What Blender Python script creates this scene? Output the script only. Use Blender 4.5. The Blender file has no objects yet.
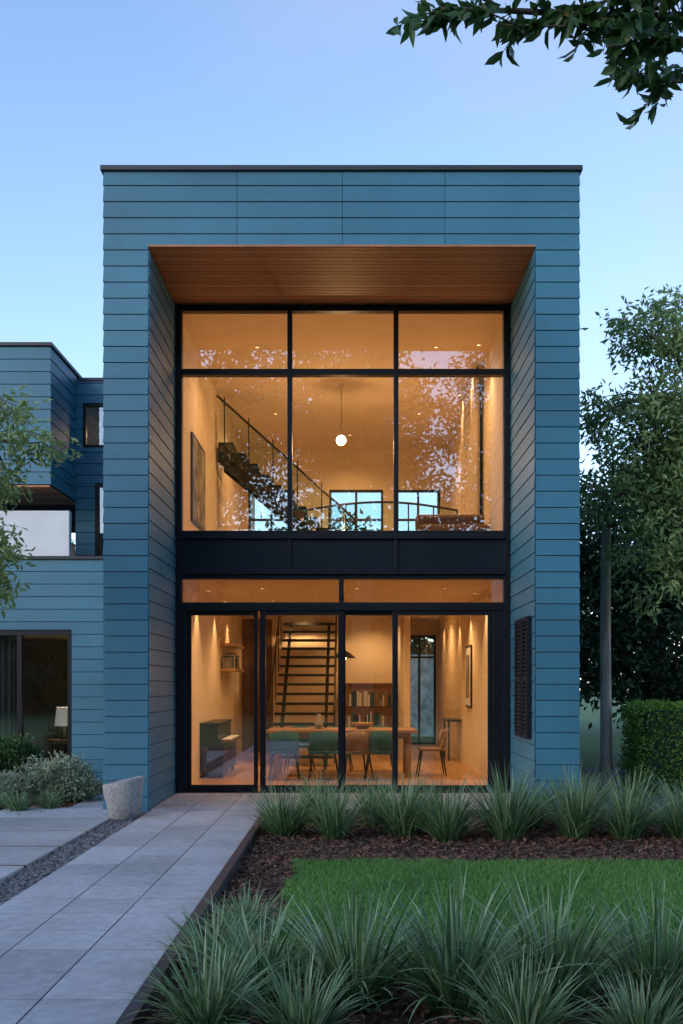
import bpy, math, random
import numpy as np
from mathutils import Vector
random.seed(7); R=np.random.default_rng(7)
scene=bpy.context.scene
scene.view_settings.view_transform='Standard'; scene.view_settings.look='None'
scene.view_settings.exposure=0; scene.view_settings.gamma=1

# ------------------------------------------------------------ materials
def new_mat(name):
    m=bpy.data.materials.new(name); m.use_nodes=True
    nt=m.node_tree; b=nt.nodes['Principled BSDF']; return m,nt,b
def plain(name,col,rough=.5,metal=0,noise=.0,scale=20,bump=0,emit=None,es=0,spec=.5,stretch=None):
    m,nt,b=new_mat(name); b.inputs['Base Color'].default_value=(*col,1)
    b.inputs['Roughness'].default_value=rough; b.inputs['Metallic'].default_value=metal
    b.inputs['Specular IOR Level'].default_value=spec
    if emit: b.inputs['Emission Color'].default_value=(*emit,1); b.inputs['Emission Strength'].default_value=es
    if noise or bump:
        tc=nt.nodes.new('ShaderNodeTexCoord'); mp=nt.nodes.new('ShaderNodeMapping')
        if stretch: mp.inputs['Scale'].default_value=stretch
        n=nt.nodes.new('ShaderNodeTexNoise'); n.inputs['Scale'].default_value=scale; n.inputs['Detail'].default_value=6
        nt.links.new(tc.outputs['Object'],mp.inputs[0]); nt.links.new(mp.outputs[0],n.inputs[0])
        if noise:
            r=nt.nodes.new('ShaderNodeValToRGB')
            r.color_ramp.elements[0].position=.3; r.color_ramp.elements[1].position=.7
            r.color_ramp.elements[0].color=(*[c*(1-noise) for c in col],1)
            r.color_ramp.elements[1].color=(*[min(1,c*(1+noise)) for c in col],1)
            nt.links.new(n.outputs[0],r.inputs[0]); nt.links.new(r.outputs[0],b.inputs['Base Color'])
        if bump:
            bp=nt.nodes.new('ShaderNodeBump'); bp.inputs['Strength'].default_value=bump; bp.inputs['Distance'].default_value=.01
            nt.links.new(n.outputs[0],bp.inputs['Height']); nt.links.new(bp.outputs[0],b.inputs['Normal'])
    return m
def varmat(name,c0,c1,rough=.5,grain=None,gs=(1,1,1),gscale=12,gamt=.15,bump=.0,big=0,cm=None,transl=0,spec=.5,weather=0):
    """colour from the per-face 'var' attribute, with procedural grain"""
    m,nt,b=new_mat(name); L=nt.links.new
    at=nt.nodes.new('ShaderNodeAttribute'); at.attribute_name='var'
    r=nt.nodes.new('ShaderNodeValToRGB'); e=r.color_ramp.elements
    e[0].color=(*c0,1); e[1].color=(*c1,1)
    if cm: x=e.new(.5); x.color=(*cm,1)
    L(at.outputs['Fac'],r.inputs[0]); out=r.outputs[0]
    if grain:
        tc=nt.nodes.new('ShaderNodeTexCoord'); mp=nt.nodes.new('ShaderNodeMapping'); mp.inputs['Scale'].default_value=gs
        n=nt.nodes.new('ShaderNodeTexNoise'); n.inputs['Scale'].default_value=gscale; n.inputs['Detail'].default_value=6
        L(tc.outputs['Object'],mp.inputs[0]); L(mp.outputs[0],n.inputs[0])
        mr=nt.nodes.new('ShaderNodeMapRange'); mr.inputs[1].default_value=.3; mr.inputs[2].default_value=.7
        mr.inputs[3].default_value=1-gamt; mr.inputs[4].default_value=1+gamt
        L(n.outputs[0],mr.inputs[0])
        mx=nt.nodes.new('ShaderNodeMix'); mx.data_type='RGBA'; mx.blend_type='MULTIPLY'; mx.inputs[0].default_value=1
        L(out,mx.inputs[6]); L(mr.outputs[0],mx.inputs[7]); out=mx.outputs[2]
        if weather:
            n2=nt.nodes.new('ShaderNodeTexNoise'); n2.inputs['Scale'].default_value=.9; n2.inputs['Detail'].default_value=5
            L(tc.outputs['Object'],n2.inputs[0])
            m2=nt.nodes.new('ShaderNodeMapRange'); m2.inputs[1].default_value=.35; m2.inputs[2].default_value=.65
            m2.inputs[3].default_value=1-weather; m2.inputs[4].default_value=1+weather
            L(n2.outputs[0],m2.inputs[0])
            mx2=nt.nodes.new('ShaderNodeMix'); mx2.data_type='RGBA'; mx2.blend_type='MULTIPLY'; mx2.inputs[0].default_value=1
            L(out,mx2.inputs[6]); L(m2.outputs[0],mx2.inputs[7]); out=mx2.outputs[2]
        if bump:
            bp=nt.nodes.new('ShaderNodeBump'); bp.inputs['Strength'].default_value=bump; bp.inputs['Distance'].default_value=.004
            L(n.outputs[0],bp.inputs['Height']); L(bp.outputs[0],b.inputs['Normal'])
    L(out,b.inputs['Base Color']); b.inputs['Roughness'].default_value=rough
    b.inputs['Specular IOR Level'].default_value=spec
    if transl:
        t=nt.nodes.new('ShaderNodeBsdfTranslucent'); L(out,t.inputs[0])
        mix=nt.nodes.new('ShaderNodeMixShader'); mix.inputs[0].default_value=transl
        o=nt.nodes['Material Output']; L(b.outputs[0],mix.inputs[1]); L(t.outputs[0],mix.inputs[2]); L(mix.outputs[0],o.inputs[0])
    return m
def glassmat(name,base=.07,tint=(.93,.96,.95),rough=.0):
    m,nt,b=new_mat(name); nt.nodes.remove(b); L=nt.links.new
    tr=nt.nodes.new('ShaderNodeBsdfTransparent'); tr.inputs[0].default_value=(*tint,1)
    gl=nt.nodes.new('ShaderNodeBsdfGlossy'); gl.inputs['Roughness'].default_value=rough; gl.inputs[0].default_value=(.95,.97,1,1)
    fr=nt.nodes.new('ShaderNodeFresnel'); fr.inputs[0].default_value=1.5
    ad=nt.nodes.new('ShaderNodeMath'); ad.operation='ADD'; ad.inputs[1].default_value=base; ad.use_clamp=True
    mx=nt.nodes.new('ShaderNodeMixShader'); L(fr.outputs[0],ad.inputs[0]); L(ad.outputs[0],mx.inputs[0])
    L(tr.outputs[0],mx.inputs[1]); L(gl.outputs[0],mx.inputs[2]); L(mx.outputs[0],nt.nodes['Material Output'].inputs[0])
    return m

M={}
M['siding']=varmat('painted_siding',(.036,.150,.225),(.052,.190,.275),.48,True,(1,1,14),9,.10,.25,weather=.10)
M['core']=plain('wall_core_dark',(.012,.035,.05),.8)
M['metal']=plain('black_metal',(.007,.009,.013),.42,.0,.15,6,spec=.35)
M['spandrel']=plain('spandrel_metal',(.007,.011,.018),.4,.0,.15,3,spec=.35)
M['cap']=plain('roof_flashing',(.03,.034,.042),.5,0,.15,5)
M['cedar']=varmat('cedar_boards',(.34,.115,.040),(.52,.20,.075),.5,True,(1.2,30,1),6,.25,.3)
M['plaster']=plain('warm_plaster',(.76,.64,.49),.8,0,.04,2)
M['ceil']=plain('ceiling_plaster',(.74,.60,.45),.8,0,.03,2)
M['oak']=varmat('oak_floor',(.36,.20,.09),(.55,.33,.17),.28,True,(20,1,1),5,.18)
M['walnut']=varmat('walnut_panel',(.14,.07,.038),(.24,.13,.07),.4,True,(14,1,1),5,.2)
M['table']=plain('table_wood',(.32,.17,.08),.35,0,.25,7,stretch=(1,9,1))
M['glass']=glassmat('window_glass',.20)
M['glass_in']=glassmat('balustrade_glass',.03,(.80,.93,.92))
M['teal']=plain('teal_fabric',(.02,.10,.12),.8,0,.2,60)
M['black']=plain('black_paint',(.012,.012,.013),.4)
M['shutter']=plain('shutter_paint',(.008,.013,.022),.75,spec=.2)
M['white']=plain('white_render',(.72,.74,.77),.7,0,.04,3)
M['paver']=varmat('concrete_paver',(.32,.33,.35),(.41,.42,.44),.75,True,(1,1,1),14,.14,.25,weather=.12)
M['joint']=plain('joint_sand',(.06,.06,.065),.95)
M['stone']=plain('cast_stone',(.30,.295,.29),.85,0,.25,25,.5)
M['gwall']=plain('garden_wall_stone',(.45,.54,.54),.85,0,.5,5,.5)
M['pebble']=varmat('pebbles',(.04,.042,.05),(.20,.20,.21),.7)
M['soil']=plain('soil',(.050,.032,.024),.95,0,.5,30,1)
M['mulch']=varmat('bark_mulch',(.045,.022,.015),(.20,.11,.075),.9)
M['turf']=plain('ground_turf',(.045,.11,.025),.95,0,.3,6)
M['lawnb']=varmat('lawn_blades',(.075,.19,.035),(.18,.36,.08),.55,transl=.3,cm=(.115,.28,.05))
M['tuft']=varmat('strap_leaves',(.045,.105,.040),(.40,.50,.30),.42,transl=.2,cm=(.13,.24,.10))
M['bark']=plain('bark',(.09,.07,.055),.9,0,.4,18,.8,stretch=(1,1,.2))
M['leafA']=varmat('leaves_dark',(.020,.060,.016),(.075,.17,.05),.4,transl=.3)
M['leafB']=varmat('leaves_olive',(.08,.15,.045),(.40,.54,.22),.5,transl=.42)
M['leafC']=varmat('leaves_deep_green',(.014,.035,.017),(.06,.12,.045),.6,transl=.2)  # darkest leaf green, for distant trees and hedge bodies
M['leafH']=varmat('leaves_hedge',(.10,.23,.035),(.30,.50,.08),.5,transl=.25)
M['leafV']=varmat('leaves_variegated',(.07,.13,.06),(.50,.55,.40),.5,transl=.2)
M['polewood']=plain('weathered_timber',(.40,.33,.27),.85,0,.35,20,.6,stretch=(1,1,.1))
M['curtain']=plain('linen_curtain',(.62,.52,.40),.9,0,.1,50)
M['greyc']=plain('grey_curtain',(.20,.18,.17),.9,0,.1,30)
M['lampglow']=plain('lamp_glow',(1,.8,.55),.5,emit=(1,.62,.30),es=16)
M['down']=plain('downlight_lens',(1,.8,.55),.5,emit=(1,.62,.30),es=3)
M['shade']=plain('lamp_shade',(.85,.82,.78),.8,emit=(1,.9,.75),es=.2)
M['art1']=plain('art_canvas',(.22,.20,.18),.7,0,.8,4)

# ------------------------------------------------------------ builders
def empty(name,loc=(0,0,0)):
    e=bpy.data.objects.new(name,None); e.location=loc; scene.collection.objects.link(e); return e
class MB:
    def __init__(s): s.v=[];s.f=[];s.a=[];s.m=[];s.mats=[]
    def mi(s,mat):
        if mat not in s.mats: s.mats.append(mat)
        return s.mats.index(mat)
    def poly(s,vs,fs,mat,a=None):
        o=len(s.v); s.v+= [tuple(p) for p in vs]; a=random.random() if a is None else a; k=s.mi(mat)
        for f in fs: s.f.append([o+i for i in f]); s.a.append(a); s.m.append(k)
    def box(s,x0,x1,y0,y1,z0,z1,mat,a=None):
        s.poly([(x0,y0,z0),(x1,y0,z0),(x1,y1,z0),(x0,y1,z0),(x0,y0,z1),(x1,y0,z1),(x1,y1,z1),(x0,y1,z1)],
          [(0,3,2,1),(4,5,6,7),(0,1,5,4),(1,2,6,5),(2,3,7,6),(3,0,4,7)],mat,a)
    def tube(s,pts,rad,mat,n=8,a=None,cap=True):
        pts=[Vector(p) for p in pts]; vs=[];fs=[]
        for i,p in enumerate(pts):
            d=(pts[min(i+1,len(pts)-1)]-pts[max(i-1,0)]).normalized()
            u=d.cross(Vector((0,0,1)) if abs(d.z)<.9 else Vector((1,0,0))).normalized(); w=d.cross(u)
            r=rad[i] if hasattr(rad,'__len__') else rad
            for k in range(n):
                t=2*math.pi*k/n; vs.append(p+u*math.cos(t)*r+w*math.sin(t)*r)
        for i in range(len(pts)-1):
            for k in range(n): fs.append((i*n+k,i*n+(k+1)%n,(i+1)*n+(k+1)%n,(i+1)*n+k))
        if cap: fs.append(tuple(range(n))[::-1]); fs.append(tuple(range((len(pts)-1)*n,len(pts)*n)))
        s.poly(vs,fs,mat,a)
    def lathe(s,prof,c,mat,n=24,a=None):
        vs=[];fs=[]
        for r,z in prof:
            for k in range(n):
                t=2*math.pi*k/n; vs.append((c[0]+r*math.cos(t),c[1]+r*math.sin(t),c[2]+z))
        for i in range(len(prof)-1):
            for k in range(n): fs.append((i*n+k,i*n+(k+1)%n,(i+1)*n+(k+1)%n,(i+1)*n+k))
        s.poly(vs,fs,mat,a)
    def done(s,name,parent=None,smooth=False,bevel=0):
        me=bpy.data.meshes.new(name); me.from_pydata(s.v,[],s.f)
        for m in s.mats: me.materials.append(M[m])
        me.polygons.foreach_set('material_index',s.m)
        at=me.attributes.new('var','FLOAT','FACE'); at.data.foreach_set('value',s.a)
        if smooth: me.polygons.foreach_set('use_smooth',[True]*len(s.f))
        me.update(); o=bpy.data.objects.new(name,me); scene.collection.objects.link(o)
        if parent: o.parent=parent
        if bevel:
            b=o.modifiers.new('bevel','BEVEL'); b.width=bevel; b.segments=2; b.limit_method='ANGLE'
        return o
def fast_mesh(name,V,F,mat,var,smooth=False):
    me=bpy.data.meshes.new(name); n=len(F); k=F.shape[1]
    me.vertices.add(len(V)); me.vertices.foreach_set('co',V.astype(np.float32).ravel())
    me.loops.add(n*k); me.loops.foreach_set('vertex_index',F.astype(np.int32).ravel())
    me.polygons.add(n); me.polygons.foreach_set('loop_start',np.arange(0,n*k,k,dtype=np.int32))
    me.update(calc_edges=True)
    at=me.attributes.new('var','FLOAT','FACE'); at.data.foreach_set('value',var.astype(np.float32))
    if smooth: me.polygons.foreach_set('use_smooth',np.ones(n,dtype=bool))
    me.materials.append(M[mat]); return me
def link(name,me,loc=(0,0,0),rz=0,sc=1,parent=None):
    o=bpy.data.objects.new(name,me); o.location=loc; o.rotation_euler=(0,0,rz); o.scale=(sc,sc,sc) if not hasattr(sc,'__len__') else sc
    scene.collection.objects.link(o)
    if parent: o.parent=parent
    return o
def nrm(a): return a/np.maximum(np.linalg.norm(a,axis=1,keepdims=True),1e-9)
def leaf_mesh(name,P,D,L,W,mat,var,fold=.25,droop=.15,broad=False):
    n=len(P); D=nrm(D); S=nrm(np.cross(D,R.normal(size=(n,3)))); N=np.cross(S,D)
    L=L*R.uniform(.65,1.25,(n,1)); W=W*R.uniform(.7,1.2,(n,1))
    if broad:   # six-point leaf outline with curved midrib
        q1=P+D*L*.28; q2=P+D*L*.65-N*L*droop*.3; tip=P+D*L-N*L*droop
        V=np.stack([P,q1+S*W*.42+N*W*fold,q2+S*W*.42+N*W*fold,tip,q2-S*W*.42+N*W*fold,q1-S*W*.42+N*W*fold,q1,q2],1).reshape(-1,3)
        b=np.arange(n)[:,None]*8
        tr=[(0,1,6),(1,2,7),(1,7,6),(2,3,7),(0,6,5),(6,7,4),(6,4,5),(7,3,4)]
        F=np.concatenate([b+np.array([t]) for t in tr],0)
        return fast_mesh(name,V,F,mat,np.tile(var,8))
    mid=P+D*L*.45; tip=P+D*L-N*L*droop
    V=np.stack([P,mid+S*W*.5+N*W*fold,tip,mid-S*W*.5+N*W*fold],1).reshape(-1,3)
    b=np.arange(n)[:,None]*4
    F=np.concatenate([b+np.array([[0,1,2]]),b+np.array([[0,2,3]])],0)
    return fast_mesh(name,V,F,mat,np.concatenate([var,var]))
def blade_mesh(name,roots,az,length,width,lean,curl,mat,var,K=6):
    n=len(roots); t=np.linspace(0,1,K+1)[None,:]
    th=lean[:,None]+curl[:,None]*t**1.5
    ds=length[:,None]/K
    hor=np.cumsum(np.sin(th)*ds,1)-np.sin(th[:,:1])*ds; ver=np.cumsum(np.cos(th)*ds,1)-np.cos(th[:,:1])*ds
    ca,sa=np.cos(az)[:,None],np.sin(az)[:,None]
    C=np.stack([roots[:,0:1]+hor*ca,roots[:,1:2]+hor*sa,roots[:,2:3]+np.maximum(ver,-.0)+.0],2)
    tw=R.uniform(-.9,.9,n)[:,None]
    sx,sy=-np.sin(az[:,None]+tw),np.cos(az[:,None]+tw)
    w=width[:,None]*np.clip(1.0-t**2.5,.04,1)*np.minimum(1,.6+t*2)*.5
    S=np.stack([sx*w,sy*w,0*w],2)
    V=np.stack([C-S,C+S],2).reshape(n,-1,3)
    b=(np.arange(n)*(K+1)*2)[:,None,None]; k=(np.arange(K)*2)[None,:,None]
    F=(b+k+np.array([0,1,3,2])[None,None,:]).reshape(-1,4)
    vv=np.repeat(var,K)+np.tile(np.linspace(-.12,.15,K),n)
    return fast_mesh(name,V.reshape(-1,3),F,mat,np.clip(vv,0,1),True)

# ------------------------------------------------------------ siding
def siding(mb,a,b,n,z0,z1,pitch=.188,e0=0,e1=0,opens=(),joints=(),phase=0.0,pr=.018):
    a=np.array(a,float); b=np.array(b,float); n=np.array(n,float); Lw=np.linalg.norm(b-a); d=(b-a)/Lw
    gap=.009; k=0
    zb=z0+phase-pitch*(1 if phase>0 else 0)
    while zb<z1-1e-4:
        zt=zb+pitch; lo=zb+gap; hi=zt; k+=1
        cuts={max(lo,z0),min(hi,z1)}
        for (s0,s1,q0,q1) in opens:
            for q in (q0,q1):
                if max(lo,z0)<q<min(hi,z1): cuts.add(q)
        cuts=sorted(cuts)
        base=.5+.5*math.sin(k*12.9898)*.6
        for i in range(len(cuts)-1):
            q0c,q1c=cuts[i],cuts[i+1]
            if q1c-q0c<.004: continue
            zm=(q0c+q1c)/2; segs=[(0,Lw)]
            for (s0,s1,q0,q1) in opens:
                if q0<zm<q1:
                    ns=[]
                    for (u,v) in segs:
                        if s1<=u or s0>=v: ns.append((u,v)); continue
                        if s0>u: ns.append((u,s0))
                        if s1<v: ns.append((s1,v))
                    segs=ns
            fin=[]
            for (u,v) in segs:
                c=[u]+[j for (j,jz0,jz1) in joints if u<j<v and jz0<zm<jz1]+[v]
                for j in range(len(c)-1):
                    fin.append((c[j]+(.003 if j>0 else 0),c[j+1]-(.003 if j<len(c)-2 else 0)))
            of=lambda z: pr-(pr-.010)*(z-lo)/(hi-lo)
            for (u,v) in fin:
                vs=[]
                for (s,e) in ((u,-e0 if abs(u)<1e-6 else 0),(v,e1 if abs(v-Lw)<1e-6 else 0)):
                    for (o,z) in ((0,q0c),(of(q0c),q0c),(of(q1c),q1c),(0,q1c)):
                        p=a+d*(s+e*o)+n*o; vs.append((p[0],p[1],z))
                mb.poly(vs,[(0,1,2,3),(7,6,5,4),(0,4,5,1),(1,5,6,2),(2,6,7,3),(3,7,4,0)],'siding',
                        min(1,max(0,base+random.uniform(-.25,.25))))
        zb=zt

# ============================================================ HOUSE
house=empty('modern_house')
YF,YG,YB=11.7,13.5,24.6
XL,XR,OL,OR=-2.87,2.67,-2.36,2.17
s=MB()
siding(s,(XL,YF),(XR,YF),(0,-1),0.0,7.50,e0=1,e1=1,opens=[(OL-XL,OR-XL,-.1,6.62)],
       joints=[(-1.32-XL,6.6,7.6),(-.09-XL,6.6,7.6),(1.11-XL,6.6,7.6)])
siding(s,(XL,YB),(XL,YF),(-1,0),0.0,7.50,e1=1)
siding(s,(XR,YF),(XR,YB),(1,0),0.0,7.50,e0=1)
siding(s,(OL,YF),(OL,YG-.06),(1,0),0.04,6.60,e0=1)
siding(s,(OR,YG-.06),(OR,YF),(-1,0),0.04,6.60,e1=1)
s.done('siding',house)
c=MB()
c.box(XL+.001,OL-.001,YF+.001,YB,0,7.49,'core'); c.box(OR+.001,XR-.001,YF+.001,YB,0,7.49,'core')
c.box(OL-.001,OR+.001,YF+.002,YB,6.70,7.488,'core')
c.done('wall_core',house)
r=MB(); r.box(XL-.045,XR+.045,YF-.045,YB+.04,7.505,7.565,'cap'); r.done('roof_flashing',house,bevel=.006)
r=MB(); y=YF-.018
while y<YG+.05:
    r.box(OL+.002,OR-.002,y,y+.094,6.62,6.645,'cedar'); y+=.1
r.box(OL,OR,YF-.01,YG+.1,6.65,6.699,'core')
r.done('soffit',house,bevel=.003)

# glazing frame
f=MB(); y0,y1=YG-.06,YG+.06
def V(x0,x1,z0,z1,dy=0,m='metal'): f.box(x0,x1,y0-dy,y1+dy*.5,z0,z1,m)
V(OL+.022,-2.262,.03,6.615); V(2.068,OR-.022,.03,6.615)
V(-2.262,2.068,6.53,6.612,-.003)
for x in (-.81,.62): V(x-.032,x+.032,3.52,6.53,.012)
for a,b in ((-2.262,-.842),(-.778,.588),(.652,2.068)):
    V(a,b,5.67,5.75,.004)
    V(a,b,3.52,3.575,.004)
f.box(-2.262,2.068,YG-.05,YG+.06,3.05,3.46,'spandrel')
V(-2.262,2.068,3.462,3.518,.05,'spandrel'); V(-2.262,2.068,2.985,3.048,.05,'spandrel')
for x in (-.81,.62): f.box(x-.02,x+.02,YG-.085,YG-.052,3.05,3.46,'spandrel')
V(-2.262,2.068,2.925,2.983,0.002); V(-.15,-.085,2.61,2.925); V(-2.262,2.068,2.50,2.61,.01)
V(-2.262,-2.20,.03,2.50); V(1.925,2.068,.03,2.50)
def sash(x0,x1,yc,w=.075,z0=.06,z1=2.50,d=.022):
    f.box(x0,x0+w,yc-d,yc+d,z0,z1,'metal'); f.box(x1-w,x1,yc-d,yc+d,z0,z1,'metal')
    f.box(x0+w,x1-w,yc-d+.002,yc+d-.002,z0,z0+.09,'metal'); f.box(x0+w,x1-w,yc-d+.002,yc+d-.002,z1-.06,z1,'metal')
sash(-2.20,-1.245,YG+.03,.055); sash(-1.21,-.085,YG-.025); sash(-.13,.64,YG+.03,.07); sash(.575,1.925,YG-.025,.07)
f.box(-2.262,2.068,y0-.02,y1+.02,.028,.06,'metal')
for x in (-.125,.612): f.box(x-.009,x+.009,YG-.095,YG-.075,.95,1.25,'metal'); f.box(x-.006,x+.006,YG-.08,YG-.045,.98,1.0,'metal'); f.box(x-.006,x+.006,YG-.08,YG-.045,1.2,1.22,'metal')
f.done('window_frames',house,bevel=.004)
g=MB()
def pane(x0,x1,z0,z1,y):
    # real panes sit very slightly out of true, so each reflects a little differently
    t=[random.uniform(-.0025,.0025) for _ in range(3)]
    g.poly([(x0,y+t[0],z0),(x1,y+t[1],z0),(x1,y+t[1]+t[2],z1),(x0,y+t[0]+t[2],z1)],[(0,1,2,3)],'glass')
for a,b in ((-2.27,-.83),(-.79,.60),(.64,2.08)):
    pane(a,b,5.74,6.54,YG); pane(a,b,3.57,5.68,YG+.004)
pane(-2.27,-.14,2.6,2.93,YG); pane(-.09,2.08,2.6,2.93,YG)
pane(-2.16,-1.29,.14,2.45,YG+.03); pane(-1.14,-.15,.14,2.45,YG-.025); pane(-.07,.58,.14,2.45,YG+.03); pane(.64,1.86,.14,2.45,YG-.025)
g.done('window_glass',house)
sh=MB(); xs=OR-.02
for (a,b) in ((11.86,12.27),(12.33,12.78)):
    sh.box(xs-.05,xs,a,a+.05,.86,2.32,'shutter'); sh.box(xs-.05,xs,b-.05,b,.86,2.32,'shutter')
    sh.box(xs-.012,xs-.002,a+.05,b-.05,.9,2.3,'shutter')
    for z in (.86,1.55,2.26): sh.box(xs-.048,xs,a+.05,b-.05,z,z+.06,'shutter')
    z=.93
    while z<2.25:
        sh.poly([(xs-.045,a+.05,z),(xs-.045,b-.05,z),(xs-.005,b-.05,z+.045),(xs-.005,a+.05,z+.045),(xs-.045,a+.05,z+.008),(xs-.045,b-.05,z+.008),(xs-.005,b-.05,z+.053),(xs-.005,a+.05,z+.053)],
                [(0,3,2,1),(4,5,6,7),(0,1,5,4),(2,3,7,6)],'shutter'); z+=.05
sh.done('shutters',house)

# ---- interior shell
i=MB()
LX,RX=-2.33,2.13
i.box(OL-.0,LX,YG+.061,YB-.1,.03,6.69,'plaster'); i.box(RX,OR,YG+.061,YB-.1,.03,6.69,'plaster')
i.box(LX,RX,YG+.061,YB-.1,6.60,6.68,'ceil')
i.box(LX,RX,YG+.061,YB-.1,3.05,3.44,'ceil')
i.box(LX,RX,YG+.061,19.6,2.93,3.049,'ceil')
i.box(LX,1.02,21.6,21.75,.04,3.05,'plaster')
i.box(1.02,1.14,18.9,YB-.1,.04,3.05,'plaster')
i.box(1.14,1.30,24.3,24.5,.04,3.05,'plaster'); i.box(2.09,RX,24.3,24.5,.04,3.05,'plaster'); i.box(1.30,2.09,24.3,24.5,2.72,3.05,'plaster')
bw=21.6; z0w,z1w=3.9,5.72
op=[(-2.2,-1.2),(-.45,.72),(1.0,1.95)]
i.box(LX,RX,bw,bw+.15,3.44,z0w,'plaster'); i.box(LX,RX,bw,bw+.15,z1w,6.60,'plaster')
e=[LX]+[q for o in op for q in o]+[RX]
for k in range(0,len(e),2): i.box(e[k],e[k+1],bw,bw+.15,z0w,z1w,'plaster')
i.done('interior_walls',house)
i=MB()
for (a,b) in op:
    for x in (a,b-.05,(a+b)/2-.025): i.box(x,x+.05,bw+.03,bw+.09,z0w,z1w,'black')
    for z in (z0w,z1w-.05,z0w+1.15): i.box(a+.05,b-.05,bw+.035,bw+.085,z,z+.05,'black')
for x in (1.30,1.66,2.04): i.box(x,x+.05,24.35,24.42,.04,2.72,'black')
for z in (.05,2.15,2.66): i.box(1.35,2.04,24.36,24.41,z,z+.05,'black')
i.done('rear_window_frames',house)
g=MB()
for (a,b) in op: g.poly([(a,bw+.06,z0w),(b,bw+.06,z0w),(b,bw+.06,z1w),(a,bw+.06,z1w)],[(0,1,2,3)],'glass_in')
g.poly([(1.30,24.38,.05),(2.09,24.38,.05),(2.09,24.38,2.7),(1.30,24.38,2.7)],[(0,1,2,3)],'glass_in')
g.done('rear_glass',house)
fl=MB(); x=LX
while x<RX:
    y=YG+.062+random.uniform(-1.5,0)
    while y<YB-.1:
        yy=y+random.uniform(1.6,2.2); fl.box(x+.001,min(x+.168,RX),max(y,YG+.062)+.001,min(yy,YB-.1),.0,.055,'oak'); y=yy
    x+=.17
fl.done('floorboards',house)
w=MB(); x=LX+.01
while x<-1.75:
    w.box(x,x+.155,21.56,21.598,.056,2.92,'walnut'); x+=.16
w.done('timber_panelling',house)
a=MB(); a.box(RX-.03,RX,17.4,18.2,1.1,2.2,'black'); a.box(RX-.034,RX-.031,17.44,18.16,1.14,2.16,'white'); a.box(RX-.038,RX-.035,17.55,18.05,1.27,2.03,'art1'); a.done('framed_picture')
a=MB(); a.box(LX,LX+.03,14.6,15.9,3.9,5.2,'black'); a.box(LX+.031,LX+.034,14.65,15.85,3.95,5.15,'art1'); a.done('framed_picture')
# low bookcase against the rear wall
b=MB(); b.box(-.15,.9,21.2,21.59,.056,1.5,'walnut'); b.box(-.17,.92,21.18,21.595,1.5,1.54,'walnut')
for z in (.15,.6,1.05):
    x=-.1
    while x<.82:
        wd=random.uniform(.03,.06); b.box(x,x+wd*.85,21.15,21.198,z,z+random.uniform(.22,.34),random.choice(('teal','art1','white','black','table'))); x+=wd
b.done('bookcase')

st=MB(); sx0,sx1=-1.42,-.30
for k in range(1,16):
    st.box(sx0,sx1,17.5+.26*k,17.5+.26*k+.27,.056+.185*k-.05,.056+.185*k,'black')
for x in (sx0+.12,sx1-.18):
    st.poly([(x,17.6,.056),(x+.06,17.6,.056),(x+.06,17.9,.056),(x,17.9,.056),(x,21.3,2.68),(x+.06,21.3,2.68),(x+.06,21.5,2.78),(x,21.5,2.78)],
      [(0,3,2,1),(4,5,6,7),(0,1,5,4),(1,2,6,5),(2,3,7,6),(3,0,4,7)],'black')
for x in (sx0-.02,sx1+.02):
    st.tube([(x,17.7,1.05),(x,21.2,3.5)],.015,'black')
    for k in range(0,14,3): st.tube([(x,17.8+.26*k,.1+.185*k),(x,17.8+.26*k,1.08+.182*k)],.010,'black')
st.done('staircase')
st=MB()
n=13
for k in range(n):
    x=-2.28+k*.21; z=5.70-k*.185
    if z<3.5: break
    st.box(x,x+.26,17.3,18.3,z-.05,z,'black')
    st.box(x,x+.03,17.32,17.36,z-.19,z-.05,'black')
    st.box(x+.1,x+.12,17.27,17.295,z,z+.78,'black') if k%2==0 else None
for y in (17.36,18.2):
    st.poly([(-2.3,y,5.38),(0.2,y,3.3),(.2,y+.05,3.3),(-2.3,y+.05,5.38),(-2.3,y,5.62),(.2,y,3.45),(.2,y+.05,3.45),(-2.3,y+.05,5.62)],
      [(0,3,2,1),(4,5,6,7),(0,1,5,4),(1,2,6,5),(2,3,7,6),(3,0,4,7)],'black')
st.tube([(-2.3,17.28,6.5),(.1,17.28,4.35)],.02,'black')
st.poly([(-2.25,17.28,5.72),(.05,17.28,3.65),(.05,17.28,4.38),(-2.25,17.28,6.42)],[(0,1,2,3)],'glass_in')
st.done('staircase')
cb=MB(); pts=[]
for k in range(25):
    t=k/24; pts.append((-.9+3.0*t,19.6-.9*math.sin(t*math.pi),0))
for k in range(24):
    a,b=pts[k],pts[k+1]
    cb.poly([(a[0],a[1],3.6),(b[0],b[1],3.6),(b[0],b[1],4.9),(a[0],a[1],4.9)],[(0,1,2,3)],'glass_in')
cb.tube([(p[0],p[1],4.92) for p in pts],.022,'black'); cb.tube([(p[0],p[1],3.6) for p in pts],.03,'black')
for k in range(0,25,4): cb.tube([(pts[k][0],pts[k][1],3.45),(pts[k][0],pts[k][1],4.92)],.014,'black')
cb.done('landing_balustrade')
so=MB(); so.box(1.0,2.05,14.6,15.4,3.45,3.85,'walnut'); so.box(1.0,2.05,15.2,15.4,3.85,4.1,'walnut'); so.done('upper_sofa',bevel=.05)
cu=MB(); vs=[];N=90
for k in range(N+1):
    t=k/N; y=15.9+t*1.9; x=2.02+.045*math.sin(t*75)+.01*math.sin(t*23)
    vs+=[(x,y,3.46),(x+.0,y,6.5)]
cu.poly(vs,[(2*k,2*k+2,2*k+3,2*k+1) for k in range(N)],'curtain'); cu.tube([(2.02,15.8,6.53),(2.02,17.9,6.53)],.015,'black')
cu.done('window_curtain',smooth=True)

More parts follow.
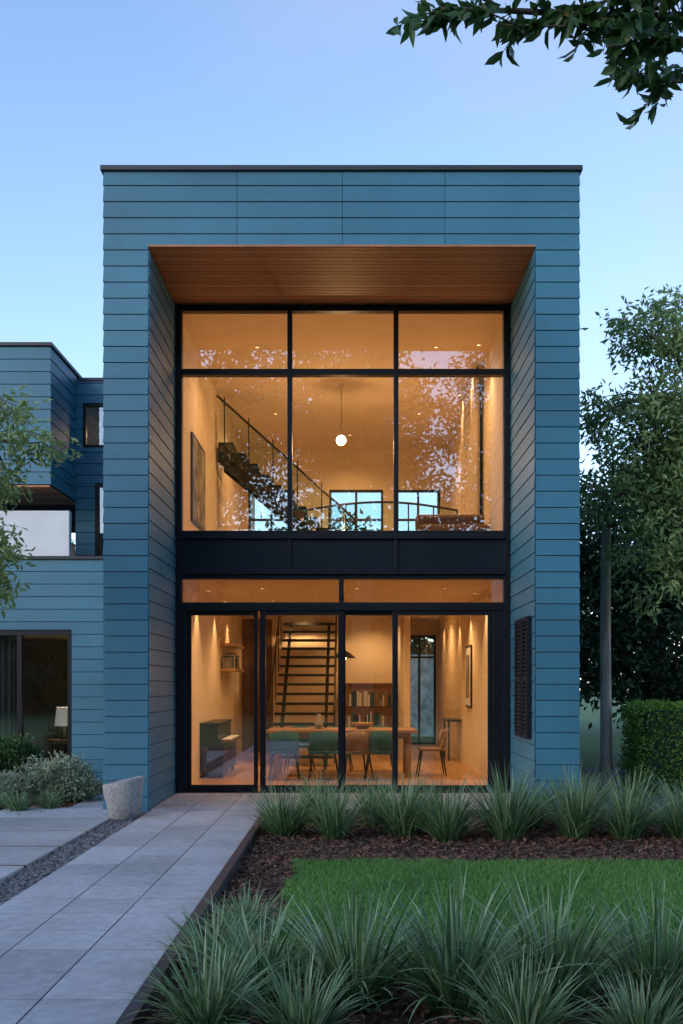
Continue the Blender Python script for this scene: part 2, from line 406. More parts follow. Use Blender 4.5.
t=MB(); t.box(-1.3,1.05,15.5,16.5,.75,.80,'table')
for x in (-1.2,.87):
    for y in (15.56,16.36): t.box(x,x+.08,y,y+.08,.056,.75,'table')
t.box(-1.12,.87,15.58,15.61,.66,.75,'table'); t.box(-1.12,.87,16.39,16.42,.66,.75,'table')
t.done('dining_table',bevel=.006)
def chair(x,y,rz,mt='teal'):
    e=empty('dining_chair',(x,y,.056)); e.rotation_euler=(0,0,rz)
    c=MB(); c.box(-.22,.22,-.21,.21,.40,.445,mt)
    c.done('seat',e,bevel=.02)
    c=MB(); vs=[];N=10
    for k in range(N+1):
        u=-1+2*k/N; xx=.22*u; yy=-.23+.09*u*u
        for (dy,z) in ((0,.45),(-.05,.75),(-.015,.75),(.035,.45)): vs.append((xx,yy+dy,z-.04*u*u*(z>.6)))
    fs=[]
    for k in range(N):
        for q in range(4): fs.append((4*k+q,4*k+(q+1)%4,4*k+4+(q+1)%4,4*k+4+q))
    fs+=[(0,1,2,3),(4*N+3,4*N+2,4*N+1,4*N)]
    c.poly(vs,fs,mt); c.done('backrest',e,smooth=True)
    c=MB()
    for a in (-1,1):
        for b in (-1,1): c.tube([(a*.17,b*.16,.40),(a*.23,b*.22,0)],[.017,.010],'black',8)
    c.done('legs',e)
for x in (-1.0,-.40,.46): chair(x,15.25,random.uniform(-.08,.08))
chair(.08,15.2,.25,'walnut')
for x in (-.85,-.2,.5): chair(x,16.85,math.pi+random.uniform(-.1,.1))
chair(1.3,16.0,math.pi/2,'walnut')
b=MB(); b.lathe([(.0,0),(.07,0),(.15,.05),(.18,.1),(.17,.1),(.14,.055),(0,.02)],(.2,16.0,.80),'table'); b.done('fruit_bowl',smooth=True)
b=MB(); b.lathe([(0,0),(.05,0),(.07,.1),(.03,.2),(.035,.24)],(-.5,15.95,.80),'stone'); b.done('ceramic_vase',smooth=True)
cb=MB(); cb.box(LX,-1.96,15.5,17.2,.14,.60,'black'); cb.box(LX,-2.05,15.5,17.2,.60,.88,'black'); cb.box(LX,-2.02,15.48,17.22,.88,.91,'black'); cb.box(-2.02,-1.86,15.6,17.1,.60,.64,'walnut')
for y in (15.6,17.05): cb.box(-2.28,-2.23,y,y+.05,.056,.14,'black'); cb.box(-2.03,-1.98,y,y+.05,.056,.14,'black')
cb.box(-2.018,-1.88,15.7,17.0,.641,.652,'white')
cb.done('upright_piano')
sf=MB(); sf.box(LX,-2.05,17.9,19.4,1.75,1.80,'oak'); sf.box(LX,-2.05,17.9,19.4,2.2,2.25,'oak')
for k in range(7): sf.box(LX+.03,-2.12,18.0+k*.18,18.0+k*.18+.05+.02*(k%3),1.80,2.0+.03*(k%4),('art1','teal','white')[k%3])
sf.done('wall_shelf')
cn=MB(); cn.box(1.85,2.12,19.0,20.0,.80,.84,'black'); cn.box(1.87,1.9,19.05,19.08,.056,.8,'black'); cn.box(1.87,1.9,19.92,19.95,.056,.8,'black'); cn.done('console_table')

# ------------------------------------------------------------ lamps
WARM=(1,.555,.225); K=3.6
def point(name,loc,e,col=WARM,r=.05,parent=None):
    l=bpy.data.lights.new(name,'POINT'); l.energy=e; l.color=col; l.shadow_soft_size=r
    o=bpy.data.objects.new(name,l); o.location=loc; scene.collection.objects.link(o)
    if parent: o.parent=parent
    return o
def spot(name,loc,e,ang=100,col=WARM,r=.04,tilt=(0,0,0),parent=None,blend=.8):
    l=bpy.data.lights.new(name,'SPOT'); l.energy=e*K; l.color=col; l.shadow_soft_size=r; l.spot_size=math.radians(ang); l.spot_blend=blend
    o=bpy.data.objects.new(name,l); o.location=loc; o.rotation_euler=tilt; scene.collection.objects.link(o)
    if parent: o.parent=parent
    return o
dl=MB()
def disc(x,y,z): dl.lathe([(0.0,-.003),(.028,-.003)],(x,y,z),'down',16); dl.lathe([(.028,-.005),(.042,-.005),(.042,0)],(x,y,z),'ceil',16)
lampe=empty('ceiling_downlights')
for (x,y) in ((-1.4,15.1),(1.3,15.1),(-1.4,18.8),(1.3,18.8),(0,20.4)):
    disc(x,y,6.6); spot('upper_spot',(x,y,6.57),30,150,parent=lampe)
for (x,y) in ((1.93,15.0),(1.93,16.2),(1.93,17.6)):
    disc(x,y,6.6); spot('wall_washer',(x,y,6.56),20,60,parent=lampe,blend=.5)
for (x,y) in ((-1.3,14.8),(.1,14.8),(1.4,14.8),(-1.3,17),(1.4,17.3),(.1,18.6),(1.6,21),(-1.0,21.2),(.4,20.8)):
    z=2.93 if y<19.6 else 3.05
    disc(x,y,z); spot('lower_spot',(x,y,z-.03),27,140,parent=lampe)
for y in (15.6,17.6,19.4,22.6):
    z=2.93 if y<19.6 else 3.05
    disc(1.95,y,z); spot('wall_washer',(1.95,y,z-.04),17,70,parent=lampe,blend=.5)
for y in (15.2,17.2,19.0):
    disc(-2.15,y,2.93); spot('wall_washer',(-2.15,y,2.89),17,70,parent=lampe,blend=.5)
dl.done('lamp_lenses',lampe)
pe=empty('pendant_lamp')
p=MB()
x,y,z,rr=-.15,17,5.66,.085
p.lathe([(rr*math.sin(a*math.pi/10),-rr*math.cos(a*math.pi/10)) for a in range(11)],(x,y,z),'lampglow',16)
p.tube([(x,y,z+rr),(x,y,6.6)],.005,'black',5)
p.lathe([(0,-.03),(.06,-.03),(.06,0)],(x,17,6.6),'ceil',20)
p.done('globe',pe,smooth=True); point('bulb',(x,y,z-.14),70,parent=pe,r=.06)
pe=empty('dining_pendant_lamp'); p=MB()
p.tube([(-.1,16,2.93),(-.1,16,2.05)],.006,'black',5); p.lathe([(.03,.12),(.10,.08),(.2,0),(.195,0),(.09,.07)],(-.1,16,1.93),'black',20)
p.lathe([(.05*math.sin(a*math.pi/8),-.05*math.cos(a*math.pi/8)) for a in range(9)],(-.1,16,1.95),'lampglow',12)
p.done('lamp_body',pe,smooth=True); point('bulb',(-.1,16,1.88),26,parent=pe)

# ============================================================ WING (left)
s=MB(); WY=15.0
siding(s,(-10,WY),(-2.92,WY),(0,-1),0,3.38,opens=[(10-7.6,10-4.17,.15,2.33)])
siding(s,(-10,WY),(-4.5,WY),(0,-1),4.50,6.58,e1=1)
siding(s,(-4.5,WY),(-4.5,16.4),(1,0),4.50,6.58,e0=1)
siding(s,(-4.5,16.4),(-2.92,16.4),(0,-1),3.43,6.48,opens=[(.12,1.0,5.39,6.12),(.32,1.2,3.5,4.81)])
s.done('wing_siding',house)
c=MB()
c.box(-10,-7.6,WY+.002,22,0,3.38,'core'); c.box(-4.17,-2.92,WY+.002,22,0,3.38,'core')
c.box(-7.6,-4.17,WY+.002,WY+.2,0,.15,'core'); c.box(-7.6,-4.17,WY+.002,22,2.33,3.378,'core')
c.box(-10,-4.502,WY+.002,20,4.54,6.57,'core')
c.box(-4.498,-4.38,16.402,20,3.43,6.47,'core'); c.box(-3.5,-2.92,16.402,20,4.81,6.47,'core'); c.box(-3.3,-2.92,16.402,20,3.43,4.81,'core')
c.box(-4.38,-3.5,16.403,20,6.12,6.469,'core'); c.box(-4.38,-3.5,16.403,18.4,4.82,5.39,'core'); c.box(-4.38,-4.18,16.404,18.4,3.43,4.82,'core')
c.done('wing_core',house)
c=MB()
c.box(-10.05,-2.93,WY-.05,22,3.385,3.43,'cap'); c.box(-10.05,-4.46,WY-.045,20.05,6.582,6.63,'cap'); c.box(-4.455,-2.93,16.36,20.05,6.482,6.53,'cap')
c.done('wing_flashing',house)
c=MB(); y=WY-.01
while y<16.4: c.box(-10,-4.505,y,y+.094,4.47,4.495,'cedar'); y+=.1
c.done('wing_soffit',house)
c=MB()
c.box(-7.6,-4.17,19,19.1,.1,2.33,'plaster'); c.box(-7.6,-4.17,15.2,19,.1,.14,'oak'); c.box(-4.19,-4.172,15.2,19,.1,2.33,'plaster'); c.box(-7.6,-4.17,15.2,19,2.30,2.328,'ceil')
c.box(-4.38,-3.5,18.4,18.5,5.3,6.12,'plaster'); c.box(-4.2,-3.3,18.4,18.5,3.43,4.81,'plaster')
c.done('wing_rooms',house)
f=MB(); WI=WY+.06
for x in (-7.6,-6.4,-5.0,-4.24): f.box(x,x+.07,WI-.05,WI+.04,.15,2.33,'metal')
for z in (.15,2.25): f.box(-7.53,-4.24,WI-.048,WI+.038,z,z+.08,'metal')
f.box(-4.38,-4.33,16.40,16.48,5.39,6.12,'metal'); f.box(-3.55,-3.5,16.40,16.48,5.39,6.12,'metal'); f.box(-4.33,-3.55,16.402,16.478,5.39,5.44,'metal'); f.box(-4.33,-3.55,16.402,16.478,6.07,6.12,'metal')
f.box(-4.18,-4.12,16.40,16.48,3.5,4.81,'metal'); f.box(-4.12,-3.3,16.402,16.478,4.75,4.81,'metal')
f.done('wing_window_frames',house)
g=MB()
for (x0,x1,z0,z1,y) in ((-7.6,-4.2,.2,2.3,WI),(-4.36,-3.52,5.4,6.1,16.44),(-4.16,-3.3,3.5,4.78,16.44)):
    g.poly([(x0,y,z0),(x1,y,z0),(x1,y,z1),(x0,y,z1)],[(0,1,2,3)],'glass')
g.done('wing_glass',house)
cu=MB(); vs=[];N=160
for k in range(N+1):
    t=k/N; x=-7.5+t*2.35; y=15.35+.04*math.sin(t*160); vs+=[(x,y,.16),(x,y,2.3)]
cu.poly(vs,[(2*k,2*k+2,2*k+3,2*k+1) for k in range(N)],'greyc')
cu.done('curtain',smooth=True)
lt=empty('table_lamp',(-4.62,16.2,.0)); c=MB()
c.lathe([(.02,.62),(.09,.62),(.03,.68),(.02,.86)],(0,0,0),'black',16); c.done('base',lt,smooth=True)
c=MB(); c.lathe([(.16,.84),(.13,1.14)],(0,0,0),'shade',24); c.done('shade',lt,smooth=True)
point('bulb',(0,0,1.0),3,(1,.75,.5),.05,lt)
c=MB(); c.box(-4.9,-4.35,15.95,16.45,.56,.62,'walnut'); 
for x in (-4.87,-4.42): c.box(x,x+.04,16,16.04,.14,.56,'walnut'); c.box(x,x+.04,16.38,16.42,.14,.56,'walnut')
c.done('side_table')
point('wing_upper_bulb',(-3.9,17.6,5.9),8,WARM,.05,house)
c=MB(); c.box(-6.2,-4.28,15.25,15.38,3.44,4.16,'white'); c.done('terrace_parapet',bevel=.01)

# ============================================================ GROUND
g=MB(); g.poly([(-300,-300,-.02),(300,-300,-.02),(300,300,-.02),(-300,300,-.02)],[(0,1,2,3)],'turf'); g.done('ground')
g=MB(); g.box(-9,9,3.0,YF+6,-.05,-.002,'soil'); g.done('garden_bed')
PX0,PX1=-2.30,-.99
g=MB(); g.box(PX0,PX1,1.5,YF,-.01,.044,'joint')
g.box(OL,OR,YF-.02,YG+.05,-.01,.044,'joint')
w=(PX1-PX0)/3; y=1.55
while y<YF-.03:
    for k in range(3):
        g.box(PX0+k*w+.005,PX0+(k+1)*w-.005,y+.006,min(y+.436,YF-.024)-.006,.02,.051+random.uniform(-.0012,.0012),'paver')
    y+=.436
y=YF-.02
for j in range(4):
    x=OL+.03
    while x<OR-.03:
        g.box(x+.004,min(x+.45,OR-.03)-.004,y+.005,y+.441,.02,.051+random.uniform(-.001,.001),'paver'); x+=.452
    y+=.446
g.done('paved_path')
g=MB(); g.box(PX1+.005,PX1+.075,1.5,10.9,-.03,.085,'cap'); g.done('path_edging',bevel=.006)
g=MB(); g.box(-5.7,-2.63,5.2,11.35,-.01,.036,'joint'); y=5.2
while y<11.0:
    g.box(-4.05,-2.62,y+.05,y+.91,-.005,.047,'paver')
    g.box(-5.7,-4.15,y+.05,y+.91,-.005,.047,'paver')
    y+=.96
g.box(-3.35,-2.93,11.4,WY-.05,-.01,.04,'paver')
g.done('stepping_slabs')
def pebbles(name,n,sampler,r0,r1):
    P=sampler(n)
    bv=np.array([(0,0,1),(1,0,0),(0,1,0),(-1,0,0),(0,-1,0),(0,0,-1),(.65,.65,.35),(-.65,.65,.35),(-.65,-.65,.35),(.65,-.65,.35)],float)
    fc=np.array([(0,1,6),(0,6,2),(0,2,7),(0,7,3),(0,3,8),(0,8,4),(0,4,9),(0,9,1),(1,2,6),(2,3,7),(3,4,8),(4,1,9)])
    V=bv[None]*R.uniform(r0,r1,(n,1,1))*np.stack([R.uniform(.7,1.4,n),R.uniform(.7,1.4,n),R.uniform(.4,.8,n)],1)[:,None,:]
    a=R.uniform(0,6.28,n); ca,sa=np.cos(a)[:,None],np.sin(a)[:,None]
    V=np.stack([V[...,0]*ca-V[...,1]*sa,V[...,0]*sa+V[...,1]*ca,V[...,2]],2)+P[:,None,:]
    F=(fc[None]+(np.arange(n)*10)[:,None,None]).reshape(-1,3)
    return fast_mesh(name,V.reshape(-1,3),F,'pebble',np.repeat(R.uniform(0,1,n),12),True)
link('gravel',pebbles('gravel',9000,lambda n:np.stack([R.uniform(-2.61,-2.31,n),R.uniform(4.5,11.6,n),R.uniform(0,.025,n)],1),.010,.024))
link('gravel',pebbles('gravel_side',7000,lambda n:np.stack([R.uniform(2.75,5.5,n),R.uniform(12.,18,n),R.uniform(-.005,.01,n)],1),.015,.035))
n=42000; P=np.stack([R.uniform(-.9,5.2,n),R.uniform(4.2,11.65,n),R.uniform(0,.03,n)],1)
keep=~((P[:,0]>-.42)&(P[:,1]<8.35)&(P[:,1]>5.15)); P=P[keep]
P2=np.stack([R.uniform(-6,-3.4,9000),R.uniform(11.2,14.95,9000),R.uniform(0,.03,9000)],1); P=np.concatenate([P,P2])
D=R.normal(size=P.shape); D[:,2]*=.25
link('bark_mulch',leaf_mesh('bark_mulch',P,D,.055,.024,'mulch',R.uniform(0,1,len(P))))
x0,x1,y0,y1=-.48,7.0,5.1,8.45
n=230000; rx=x0+(x1-x0)*R.uniform(0,1,n)**1.15; ry=R.uniform(y0,y1,n)
edge=.05*np.sin(ry*5)+.03*np.sin(ry*13+1); k=(rx>x0+edge+R.uniform(0,.05,n))&(ry<y1+.04*np.sin(rx*4)+.02*np.sin(rx*11)-R.uniform(0,.04,n)); rx,ry=rx[k],ry[k]; n=len(rx)
patch=.5+.25*np.sin(rx*2.1+ry*1.3)+.2*np.sin(rx*5.3-ry*3.1)
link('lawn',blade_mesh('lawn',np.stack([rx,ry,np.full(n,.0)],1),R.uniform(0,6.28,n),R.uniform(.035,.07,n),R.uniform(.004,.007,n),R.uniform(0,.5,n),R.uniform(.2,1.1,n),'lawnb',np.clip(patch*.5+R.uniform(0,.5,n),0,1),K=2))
g=MB(); g.box(x0+.04,x1,y0,y1-.05,-.03,.008,'turf'); g.done('lawn_soil')

def tuft(name,n,L,w,spread,leanmax=1.05):
    a=R.uniform(0,6.28,n); r=spread*np.sqrt(R.uniform(0,1,n))
    roots=np.stack([r*np.cos(a),r*np.sin(a),np.zeros(n)],1); az=a+R.normal(0,.5,n)
    q=R.uniform(0,1,n)
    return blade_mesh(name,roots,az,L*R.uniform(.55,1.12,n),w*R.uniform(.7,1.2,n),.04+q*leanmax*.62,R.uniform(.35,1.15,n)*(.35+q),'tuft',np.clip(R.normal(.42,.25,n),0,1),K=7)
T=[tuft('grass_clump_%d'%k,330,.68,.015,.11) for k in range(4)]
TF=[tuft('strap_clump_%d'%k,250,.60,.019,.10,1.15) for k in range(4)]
def put(ms,x,y,s=1):
    link('ornamental_grass',random.choice(ms),(x,y,-.005),random.uniform(0,6.28),(s*random.uniform(.9,1.1),s*random.uniform(.9,1.1),s*random.uniform(.85,1.12)))
for x in (-.62,-.12,.52,.95,1.50,2.22,2.66,3.25,3.8): put(T,x+random.uniform(-.04,.04),9.75+random.uniform(-.2,.2),random.uniform(.85,1.05))
for x in (-.35,.25,.8,1.9,2.45,3.0,3.6,4.2): put(T,x,10.55+random.uniform(-.2,.2),.85)
for x,y,s in ((-.70,5.15,.8),(-.42,4.75,.88),(.02,4.65,.98),(.48,4.6,1.02),(.95,4.65,1.02),(1.42,4.6,.98),(1.85,4.75,.98),(-.62,5.9,.65),(-.2,4.15,.66),(.72,4.15,.66),(1.2,4.1,.66),(-.60,4.25,.75)): put(TF,x,y,s)
for x,y,s in ((-4.2,11.75,.5),(-3.85,11.6,.5),(-4.6,11.9,.55),(-3.55,11.8,.4)): put(T,x,y,s)

p=MB(); prof=[(0,0),(.145,0),(.16,.02),(.19,.15),(.215,.30),(.222,.40),(.215,.43),(.19,.43),(.175,.38),(.16,.36),(0,.36)]
p.lathe(prof,(0,0,0),'stone',40); o=p.done('stone_planter',smooth=True); o.location=(-2.50,11.05,.02)
for v in o.data.vertices:
    v.co.z*= 1+.10*v.co.x/.2*(v.co.z/.43) ; v.co.x+= .008*math.sin(v.co.z*14+v.co.y*9)

# ============================================================ VEGETATION
def crown(blobs,ncl,per,cr,droop=0):
    vol=np.array([b[3]*b[4]*b[5] for b in blobs])**.8; vol/=vol.sum()
    idx=R.choice(len(blobs),ncl,p=vol); B=np.array(blobs)[idx]
    d=nrm(R.normal(size=(ncl,3))); rr=R.uniform(.15,1,(ncl,1))**.45
    C=B[:,:3]+d*rr*B[:,3:6]
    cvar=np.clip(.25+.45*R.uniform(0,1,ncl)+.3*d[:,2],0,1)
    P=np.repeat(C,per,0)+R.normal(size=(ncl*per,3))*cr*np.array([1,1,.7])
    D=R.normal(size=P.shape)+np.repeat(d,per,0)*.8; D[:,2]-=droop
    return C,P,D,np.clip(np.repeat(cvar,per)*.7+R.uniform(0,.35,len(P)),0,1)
def tree(name,base,top,tr,blobs,ncl,per,cr,L,W,leafmat,droop=.3,twigs=60,wig=.15):
    e=empty(name,(0,0,0)); C,P,D,v=crown(blobs,ncl,per,cr,droop)
    me=leaf_mesh(name+'_foliage',P,D,L,W,leafmat,v); link('foliage',me,parent=e)
    m=MB(); b=Vector(base); t=Vector(top); pts=[];N=8
    for k in range(N+1):
        u=k/N; p=b.lerp(t,u)+Vector((math.sin(u*5+base[0])*wig*u,math.cos(u*4)*wig*u*.6,0)); pts.append(p)
    m.tube(pts,[tr*(1.25-.75*k/N) for k in range(N+1)],'bark',10)
    for bl in blobs:
        c=Vector(bl[:3]); s=min(pts[2:],key=lambda p:(p-c).length+abs(p.z-(c.z-.8*bl[5]))*.8); mid=(s+c)/2+Vector((random.uniform(-.1,.1),random.uniform(-.1,.1),.12*(c-s).length))
        q=[s,(s+mid)/2+Vector((0,0,.03)),mid,(mid+c)/2+Vector((random.uniform(-.06,.06),0,.04)),c]; m.tube(q,[tr*.42,tr*.36,tr*.28,tr*.2,tr*.1],'bark',7)
        near=[x for x in C if (Vector(x)-c).length<max(bl[3:6])*1.3]; random.shuffle(near)
        for x in near[:max(4,twigs//len(blobs))]:
            x=Vector(x); s2=random.choice(q[2:]); m.tube([s2,(s2+x)/2+Vector((random.uniform(-.06,.06),random.uniform(-.06,.06),.06)),x],[tr*.11,tr*.07,tr*.03],'bark',5,cap=False)
    m.done('trunk',e,smooth=True); return e
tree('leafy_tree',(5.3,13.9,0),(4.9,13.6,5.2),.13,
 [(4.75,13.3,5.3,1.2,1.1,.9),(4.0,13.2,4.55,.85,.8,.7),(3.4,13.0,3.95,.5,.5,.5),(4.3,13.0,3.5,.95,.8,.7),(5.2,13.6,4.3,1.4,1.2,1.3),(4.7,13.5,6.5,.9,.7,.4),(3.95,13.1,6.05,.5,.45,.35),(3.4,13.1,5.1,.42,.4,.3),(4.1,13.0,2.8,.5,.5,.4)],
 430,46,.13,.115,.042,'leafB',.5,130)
tree('olive_tree',(-4.9,9.6,0),(-4.6,9.4,4.6),.09,
 [(-3.75,9.3,3.45,.75,.5,.28),(-3.0,9.2,3.72,.38,.3,.12),(-3.6,9.3,2.75,.6,.4,.3),(-3.8,9.4,3.0,.6,.5,.35),(-4.6,9.4,4.0,1.1,.9,.6),(-3.6,9.2,2.4,.45,.35,.25),(-3.3,9.3,4.05,.38,.3,.2)],
 400,28,.085,.085,.032,'leafB',.4,110)
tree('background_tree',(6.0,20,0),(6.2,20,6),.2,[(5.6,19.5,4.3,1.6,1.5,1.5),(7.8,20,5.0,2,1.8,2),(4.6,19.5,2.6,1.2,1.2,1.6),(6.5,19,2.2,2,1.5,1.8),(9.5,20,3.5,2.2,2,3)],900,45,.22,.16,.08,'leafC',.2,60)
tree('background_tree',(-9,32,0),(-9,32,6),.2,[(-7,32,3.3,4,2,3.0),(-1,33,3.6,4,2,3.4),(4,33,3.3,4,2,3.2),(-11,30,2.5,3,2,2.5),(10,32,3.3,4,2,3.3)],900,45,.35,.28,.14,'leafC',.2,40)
def shell(name,boxes,n,L,W,mat,rough=.03,inner='leafC'):
    e=empty(name); Ps=[];Ds=[]
    m=MB()
    for (x0,x1,y0,y1,z0,z1) in boxes:
        c=np.array([(x0+x1)/2,(y0+y1)/2,(z0+z1)/2]); h=np.array([x1-x0,y1-y0,z1-z0])/2
        ar=np.array([h[1]*h[2],h[0]*h[2],h[0]*h[1]]); ax=R.choice(3,n,p=ar/ar.sum()); p=R.uniform(-1,1,(n,3)); sg=np.sign(R.uniform(-1,1,n)); p[np.arange(n),ax]=sg
        nn=np.zeros((n,3)); nn[np.arange(n),ax]=sg
        P=c+p*h+R.normal(0,rough,(n,3)); Ps.append(P); Ds.append(nn*.8+R.normal(size=(n,3))*.7+np.array([0,0,.3]))
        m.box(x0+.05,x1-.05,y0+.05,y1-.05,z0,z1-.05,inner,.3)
    P=np.concatenate(Ps); D=np.concatenate(Ds)
    me=leaf_mesh(name+'_leaves',P,D,L,W,mat,np.clip(R.normal(.5,.25,len(P)),0,1)); link('foliage',me,parent=e); m.done('inner_mass',e); return e
shell('clipped_hedge',[(3.95,9,13.4,14.4,0,1.20)],30000,.055,.03,'leafH')
shell('unseen_hedge_screen',[(-40,-8,-24,-22,0,6.2),(-8,6,-24.5,-22.5,0,7.4),(6,40,-24,-22,0,6.4)],14000,.55,.32,'leafC',.45)  # unseen foliage bank added behind the viewpoint to mask bright sky in the glass
def shrub(name,blobs,ncl,per,cr,L,W,mat):
    e=empty(name); C,P,D,v=crown(blobs,ncl,per,cr,-.5); P[:,2]=np.maximum(P[:,2],.03)
    link('foliage',leaf_mesh(name+'_l',P,D,L,W,mat,v),parent=e)
    m=MB(); b=blobs[0]
    for x in C[:40]: m.tube([(b[0]+random.uniform(-.06,.06),b[1]+random.uniform(-.06,.06),0),((b[0]+x[0])/2,(b[1]+x[1])/2,x[2]*.55),tuple(x)],[.012,.008,.004],'bark',5,cap=False)
    m.done('stems',e); return e
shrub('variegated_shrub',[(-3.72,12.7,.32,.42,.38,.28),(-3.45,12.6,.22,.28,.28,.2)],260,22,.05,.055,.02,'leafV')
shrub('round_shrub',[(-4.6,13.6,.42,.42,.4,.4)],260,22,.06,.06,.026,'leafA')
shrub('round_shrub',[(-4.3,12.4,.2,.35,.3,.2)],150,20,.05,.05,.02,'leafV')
p=MB(); p.tube([(3.62,14.1,0),(3.60,14.1,2),(3.61,14.1,3.95)],[.085,.075,.065],'polewood',14)
p.box(3.50,3.72,14.03,14.17,3.72,3.86,'black'); p.tube([(3.61,14.0,3.9),(3.61,13.9,3.95)],.03,'black',8)
p.done('timber_pole',smooth=False)
g=MB(); g.box(-1,5,29.0,29.3,0,2.3,'gwall'); g.box(-1.03,5.03,28.97,29.33,2.303,2.38,'gwall'); g.done('garden_wall')

# overhanging near tree
e=empty('overhanging_tree'); m=MB()
m.tube([(4.2,6.3,0),(4.1,6.2,2),(4.25,6.1,4),(3.9,6.0,6),(3.6,6,7.5)],[.2,.17,.15,.12,.06],'bark',12)
LP=[];LD=[];LV=[]
def twig(pts,r0,dens=1.0):
    m.tube(pts,[r0*(1-.75*k/(len(pts)-1)) for k in range(len(pts))],'bark',6)
    for a,b in zip(pts[:-1],pts[1:]):
        a=Vector(a);b=Vector(b); n=max(2,int((b-a).length/.012*dens*.5)); d=(b-a).normalized(); hue=random.random()
        for k in range(n):
            p=a.lerp(b,random.random()); q=Vector((random.gauss(0,1),random.gauss(0,1),random.gauss(-.35,.6))).normalized()
            LP.append(p); LD.append((d*.6+q)); LV.append(min(1,hue*.5+random.random()*.5))
def bough(pts,r0,nt=5):
    m.tube(pts,[r0*(1-.7*k/(len(pts)-1)) for k in range(len(pts))],'bark',8)
    pts=[Vector(p) for p in pts]
    for k in range(1,len(pts)):
        for j in range(nt):
            s=pts[k-1].lerp(pts[k],random.random()); d=(pts[k]-pts[k-1]).normalized()
            dr=(d*random.uniform(.2,1)+Vector((random.gauss(0,.6),random.gauss(0,.6),random.uniform(-.55,.45)))).normalized()
            l=random.uniform(.16,.34); p1=s+dr*l*.5; p2=s+dr*l+Vector((0,0,-.04)); twig([tuple(s),tuple(p1),tuple(p2)],.006,1.3)
    twig([tuple(p) for p in pts[-2:]],.006,1.2)
bough([(3.95,6.1,5.2),(3.0,5.9,5.35),(2.2,5.7,5.32),(1.5,5.6,5.24),(.95,5.55,5.24),(.5,5.5,5.22)],.035)
bough([(2.6,5.8,5.33),(2.1,5.6,5.12),(1.75,5.5,5.05),(1.4,5.4,4.95)],.018)
bough([(1.5,5.6,5.22),(1.2,5.5,5.12),(.8,5.45,5.10)],.012,3)
bough([(3.4,6.0,5.3),(2.7,5.8,5.1),(2.2,5.7,5.05)],.02)
bough([(3.4,6.0,5.3),(2.7,6.0,5.2),(2.0,6.1,5.18),(1.6,6.1,5.2)],.02)
bough([(3.95,6.1,5.8),(3.0,5.7,5.6),(2.0,5.5,5.5),(1.0,5.4,5.35)],.03,6)
bough([(2.8,5.9,5.4),(2.2,5.6,5.4),(1.6,5.5,5.32),(1.2,5.5,5.2)],.02,5)
me=leaf_mesh('overhang_leaves',np.array([tuple(p) for p in LP]),np.array([tuple(p) for p in LD]),.125,.052,'leafA',np.array(LV),fold=.15,droop=.2,broad=True)
link('foliage',me,parent=e); m.done('trunk',e,smooth=True)
C,P,D,v=crown([(3.9,6.2,7.2,2.0,1.8,1.2)],120,26,.16,.4); link('upper_crown',leaf_mesh('oc',P,D,.14,.045,'leafA',v),parent=e)

# street trees behind the viewpoint (seen reflected in the glass)
C,P,D,v=crown([(0,0,5.5,2.4,2.2,1.8),(1.8,.5,7.6,2.0,1.8,1.5),(-1.8,0,7.8,2.1,1.8,1.6),(0,0,7.8,1.6,1.5,1.1),(0,0,10,1.9,1.7,1.4)],520,34,.26,.2)
sm=leaf_mesh('street_tree_leaves',P,D,.20,.09,'leafA',v)
m=MB(); m.tube([(0,0,0),(.1,0,3),(0,0,6),(.1,0,9)],[.3,.22,.16,.06],'bark',10)
for x in C[:60]: m.tube([(0,0,4.5+random.uniform(0,3)),(x[0]*.5,x[1]*.5,x[2]*.9),tuple(x)],[.07,.05,.015],'bark',5,cap=False)
to=m.done('trunk'); tm=to.data; bpy.data.objects.remove(to)
for (x,y,rz,sc) in ((-5.8,-13,0.3,1.5),(0.6,-15,2.0,1.65),(7.4,-13,4.1,1.5),(-17,-16,1,1.5)):
    e=empty('street_tree',(x,y,0)); e.rotation_euler=(0,0,rz); e.scale=(sc,sc,sc); link('foliage',sm,parent=e); link('trunk',tm,parent=e)

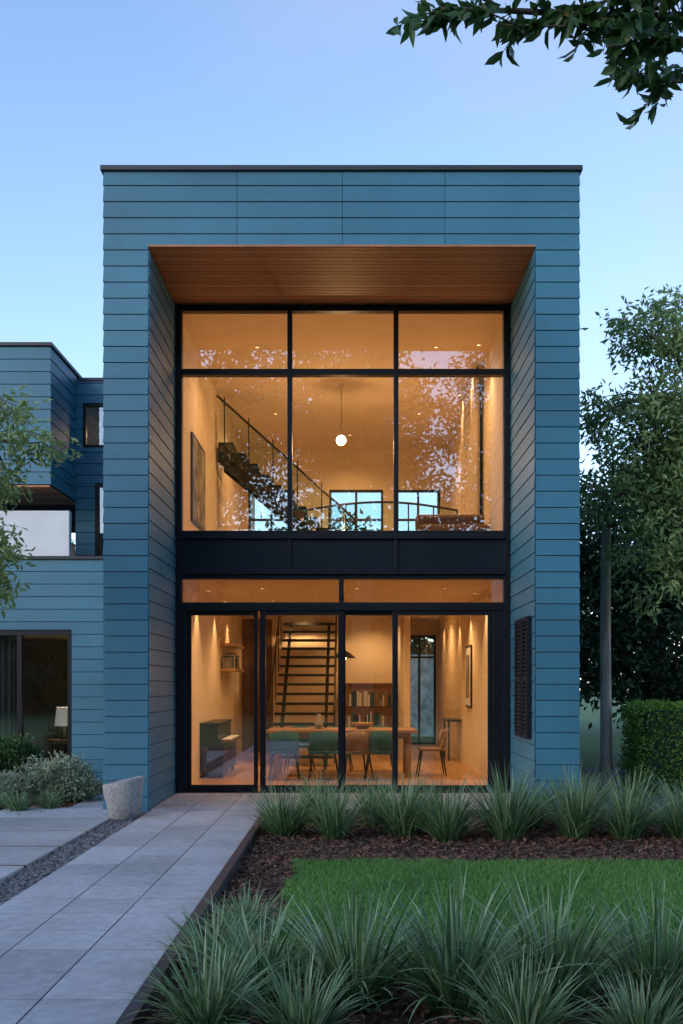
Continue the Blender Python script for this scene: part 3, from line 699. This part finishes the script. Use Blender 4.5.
# ============================================================ WORLD / SUN / CAMERA
w=bpy.data.worlds.new('World'); scene.world=w; w.use_nodes=True; nt=w.node_tree; L=nt.links.new
bg=nt.nodes['Background']; sky=nt.nodes.new('ShaderNodeTexSky'); sky.sky_type='NISHITA'; sky.sun_disc=False
EL,ROT=math.radians(22),math.radians(225)
sky.sun_elevation=EL; sky.sun_rotation=ROT; sky.air_density=1.0; sky.dust_density=.5; sky.ozone_density=2.2
tc=nt.nodes.new('ShaderNodeTexCoord'); mp=nt.nodes.new('ShaderNodeMapping'); mp.inputs['Scale'].default_value=(1,1,2.6); mp.inputs['Location'].default_value=(3.1,.4,.6)
nz=nt.nodes.new('ShaderNodeTexNoise'); nz.inputs['Scale'].default_value=1.6; nz.inputs['Detail'].default_value=5
L(tc.outputs['Generated'],mp.inputs[0]); L(mp.outputs[0],nz.inputs[0])
mr=nt.nodes.new('ShaderNodeMapRange'); mr.inputs[1].default_value=.42; mr.inputs[2].default_value=.72; mr.inputs[3].default_value=0; mr.inputs[4].default_value=.36; mr.interpolation_type='SMOOTHSTEP'
L(nz.outputs[0],mr.inputs[0])
mx=nt.nodes.new('ShaderNodeMix'); mx.data_type='RGBA'; mx.inputs[7].default_value=(1.8,2.05,2.7,1)
tn=nt.nodes.new('ShaderNodeMix'); tn.data_type='RGBA'; tn.blend_type='MULTIPLY'; tn.inputs[0].default_value=1; tn.inputs[7].default_value=(1.15,1.12,1.15,1)
L(sky.outputs[0],tn.inputs[6])
L(mr.outputs[0],mx.inputs[0]); L(tn.outputs[2],mx.inputs[6]); L(mx.outputs[2],bg.inputs[0]); bg.inputs[1].default_value=.325
sl=bpy.data.lights.new('sun','SUN'); sl.energy=.8; sl.angle=math.radians(30); sl.color=(1,.95,.92)
so=bpy.data.objects.new('sun',sl); scene.collection.objects.link(so)
sd=Vector((math.sin(ROT)*math.cos(EL),math.cos(ROT)*math.cos(EL),math.sin(EL)))
so.rotation_euler=sd.to_track_quat('Z','Y').to_euler(); so.location=(0,-20,20)
cd=bpy.data.cameras.new('camera'); cam=bpy.data.objects.new('camera',cd); scene.collection.objects.link(cam)
cam.location=(0,0,1.5); cam.rotation_euler=(math.pi/2,0,0); cd.sensor_fit='HORIZONTAL'; cd.sensor_width=36; cd.lens=1000/683*36
cd.shift_y=173/683; cd.shift_x=-8.5/683; cd.clip_end=1000; cd.clip_start=.05
scene.camera=cam
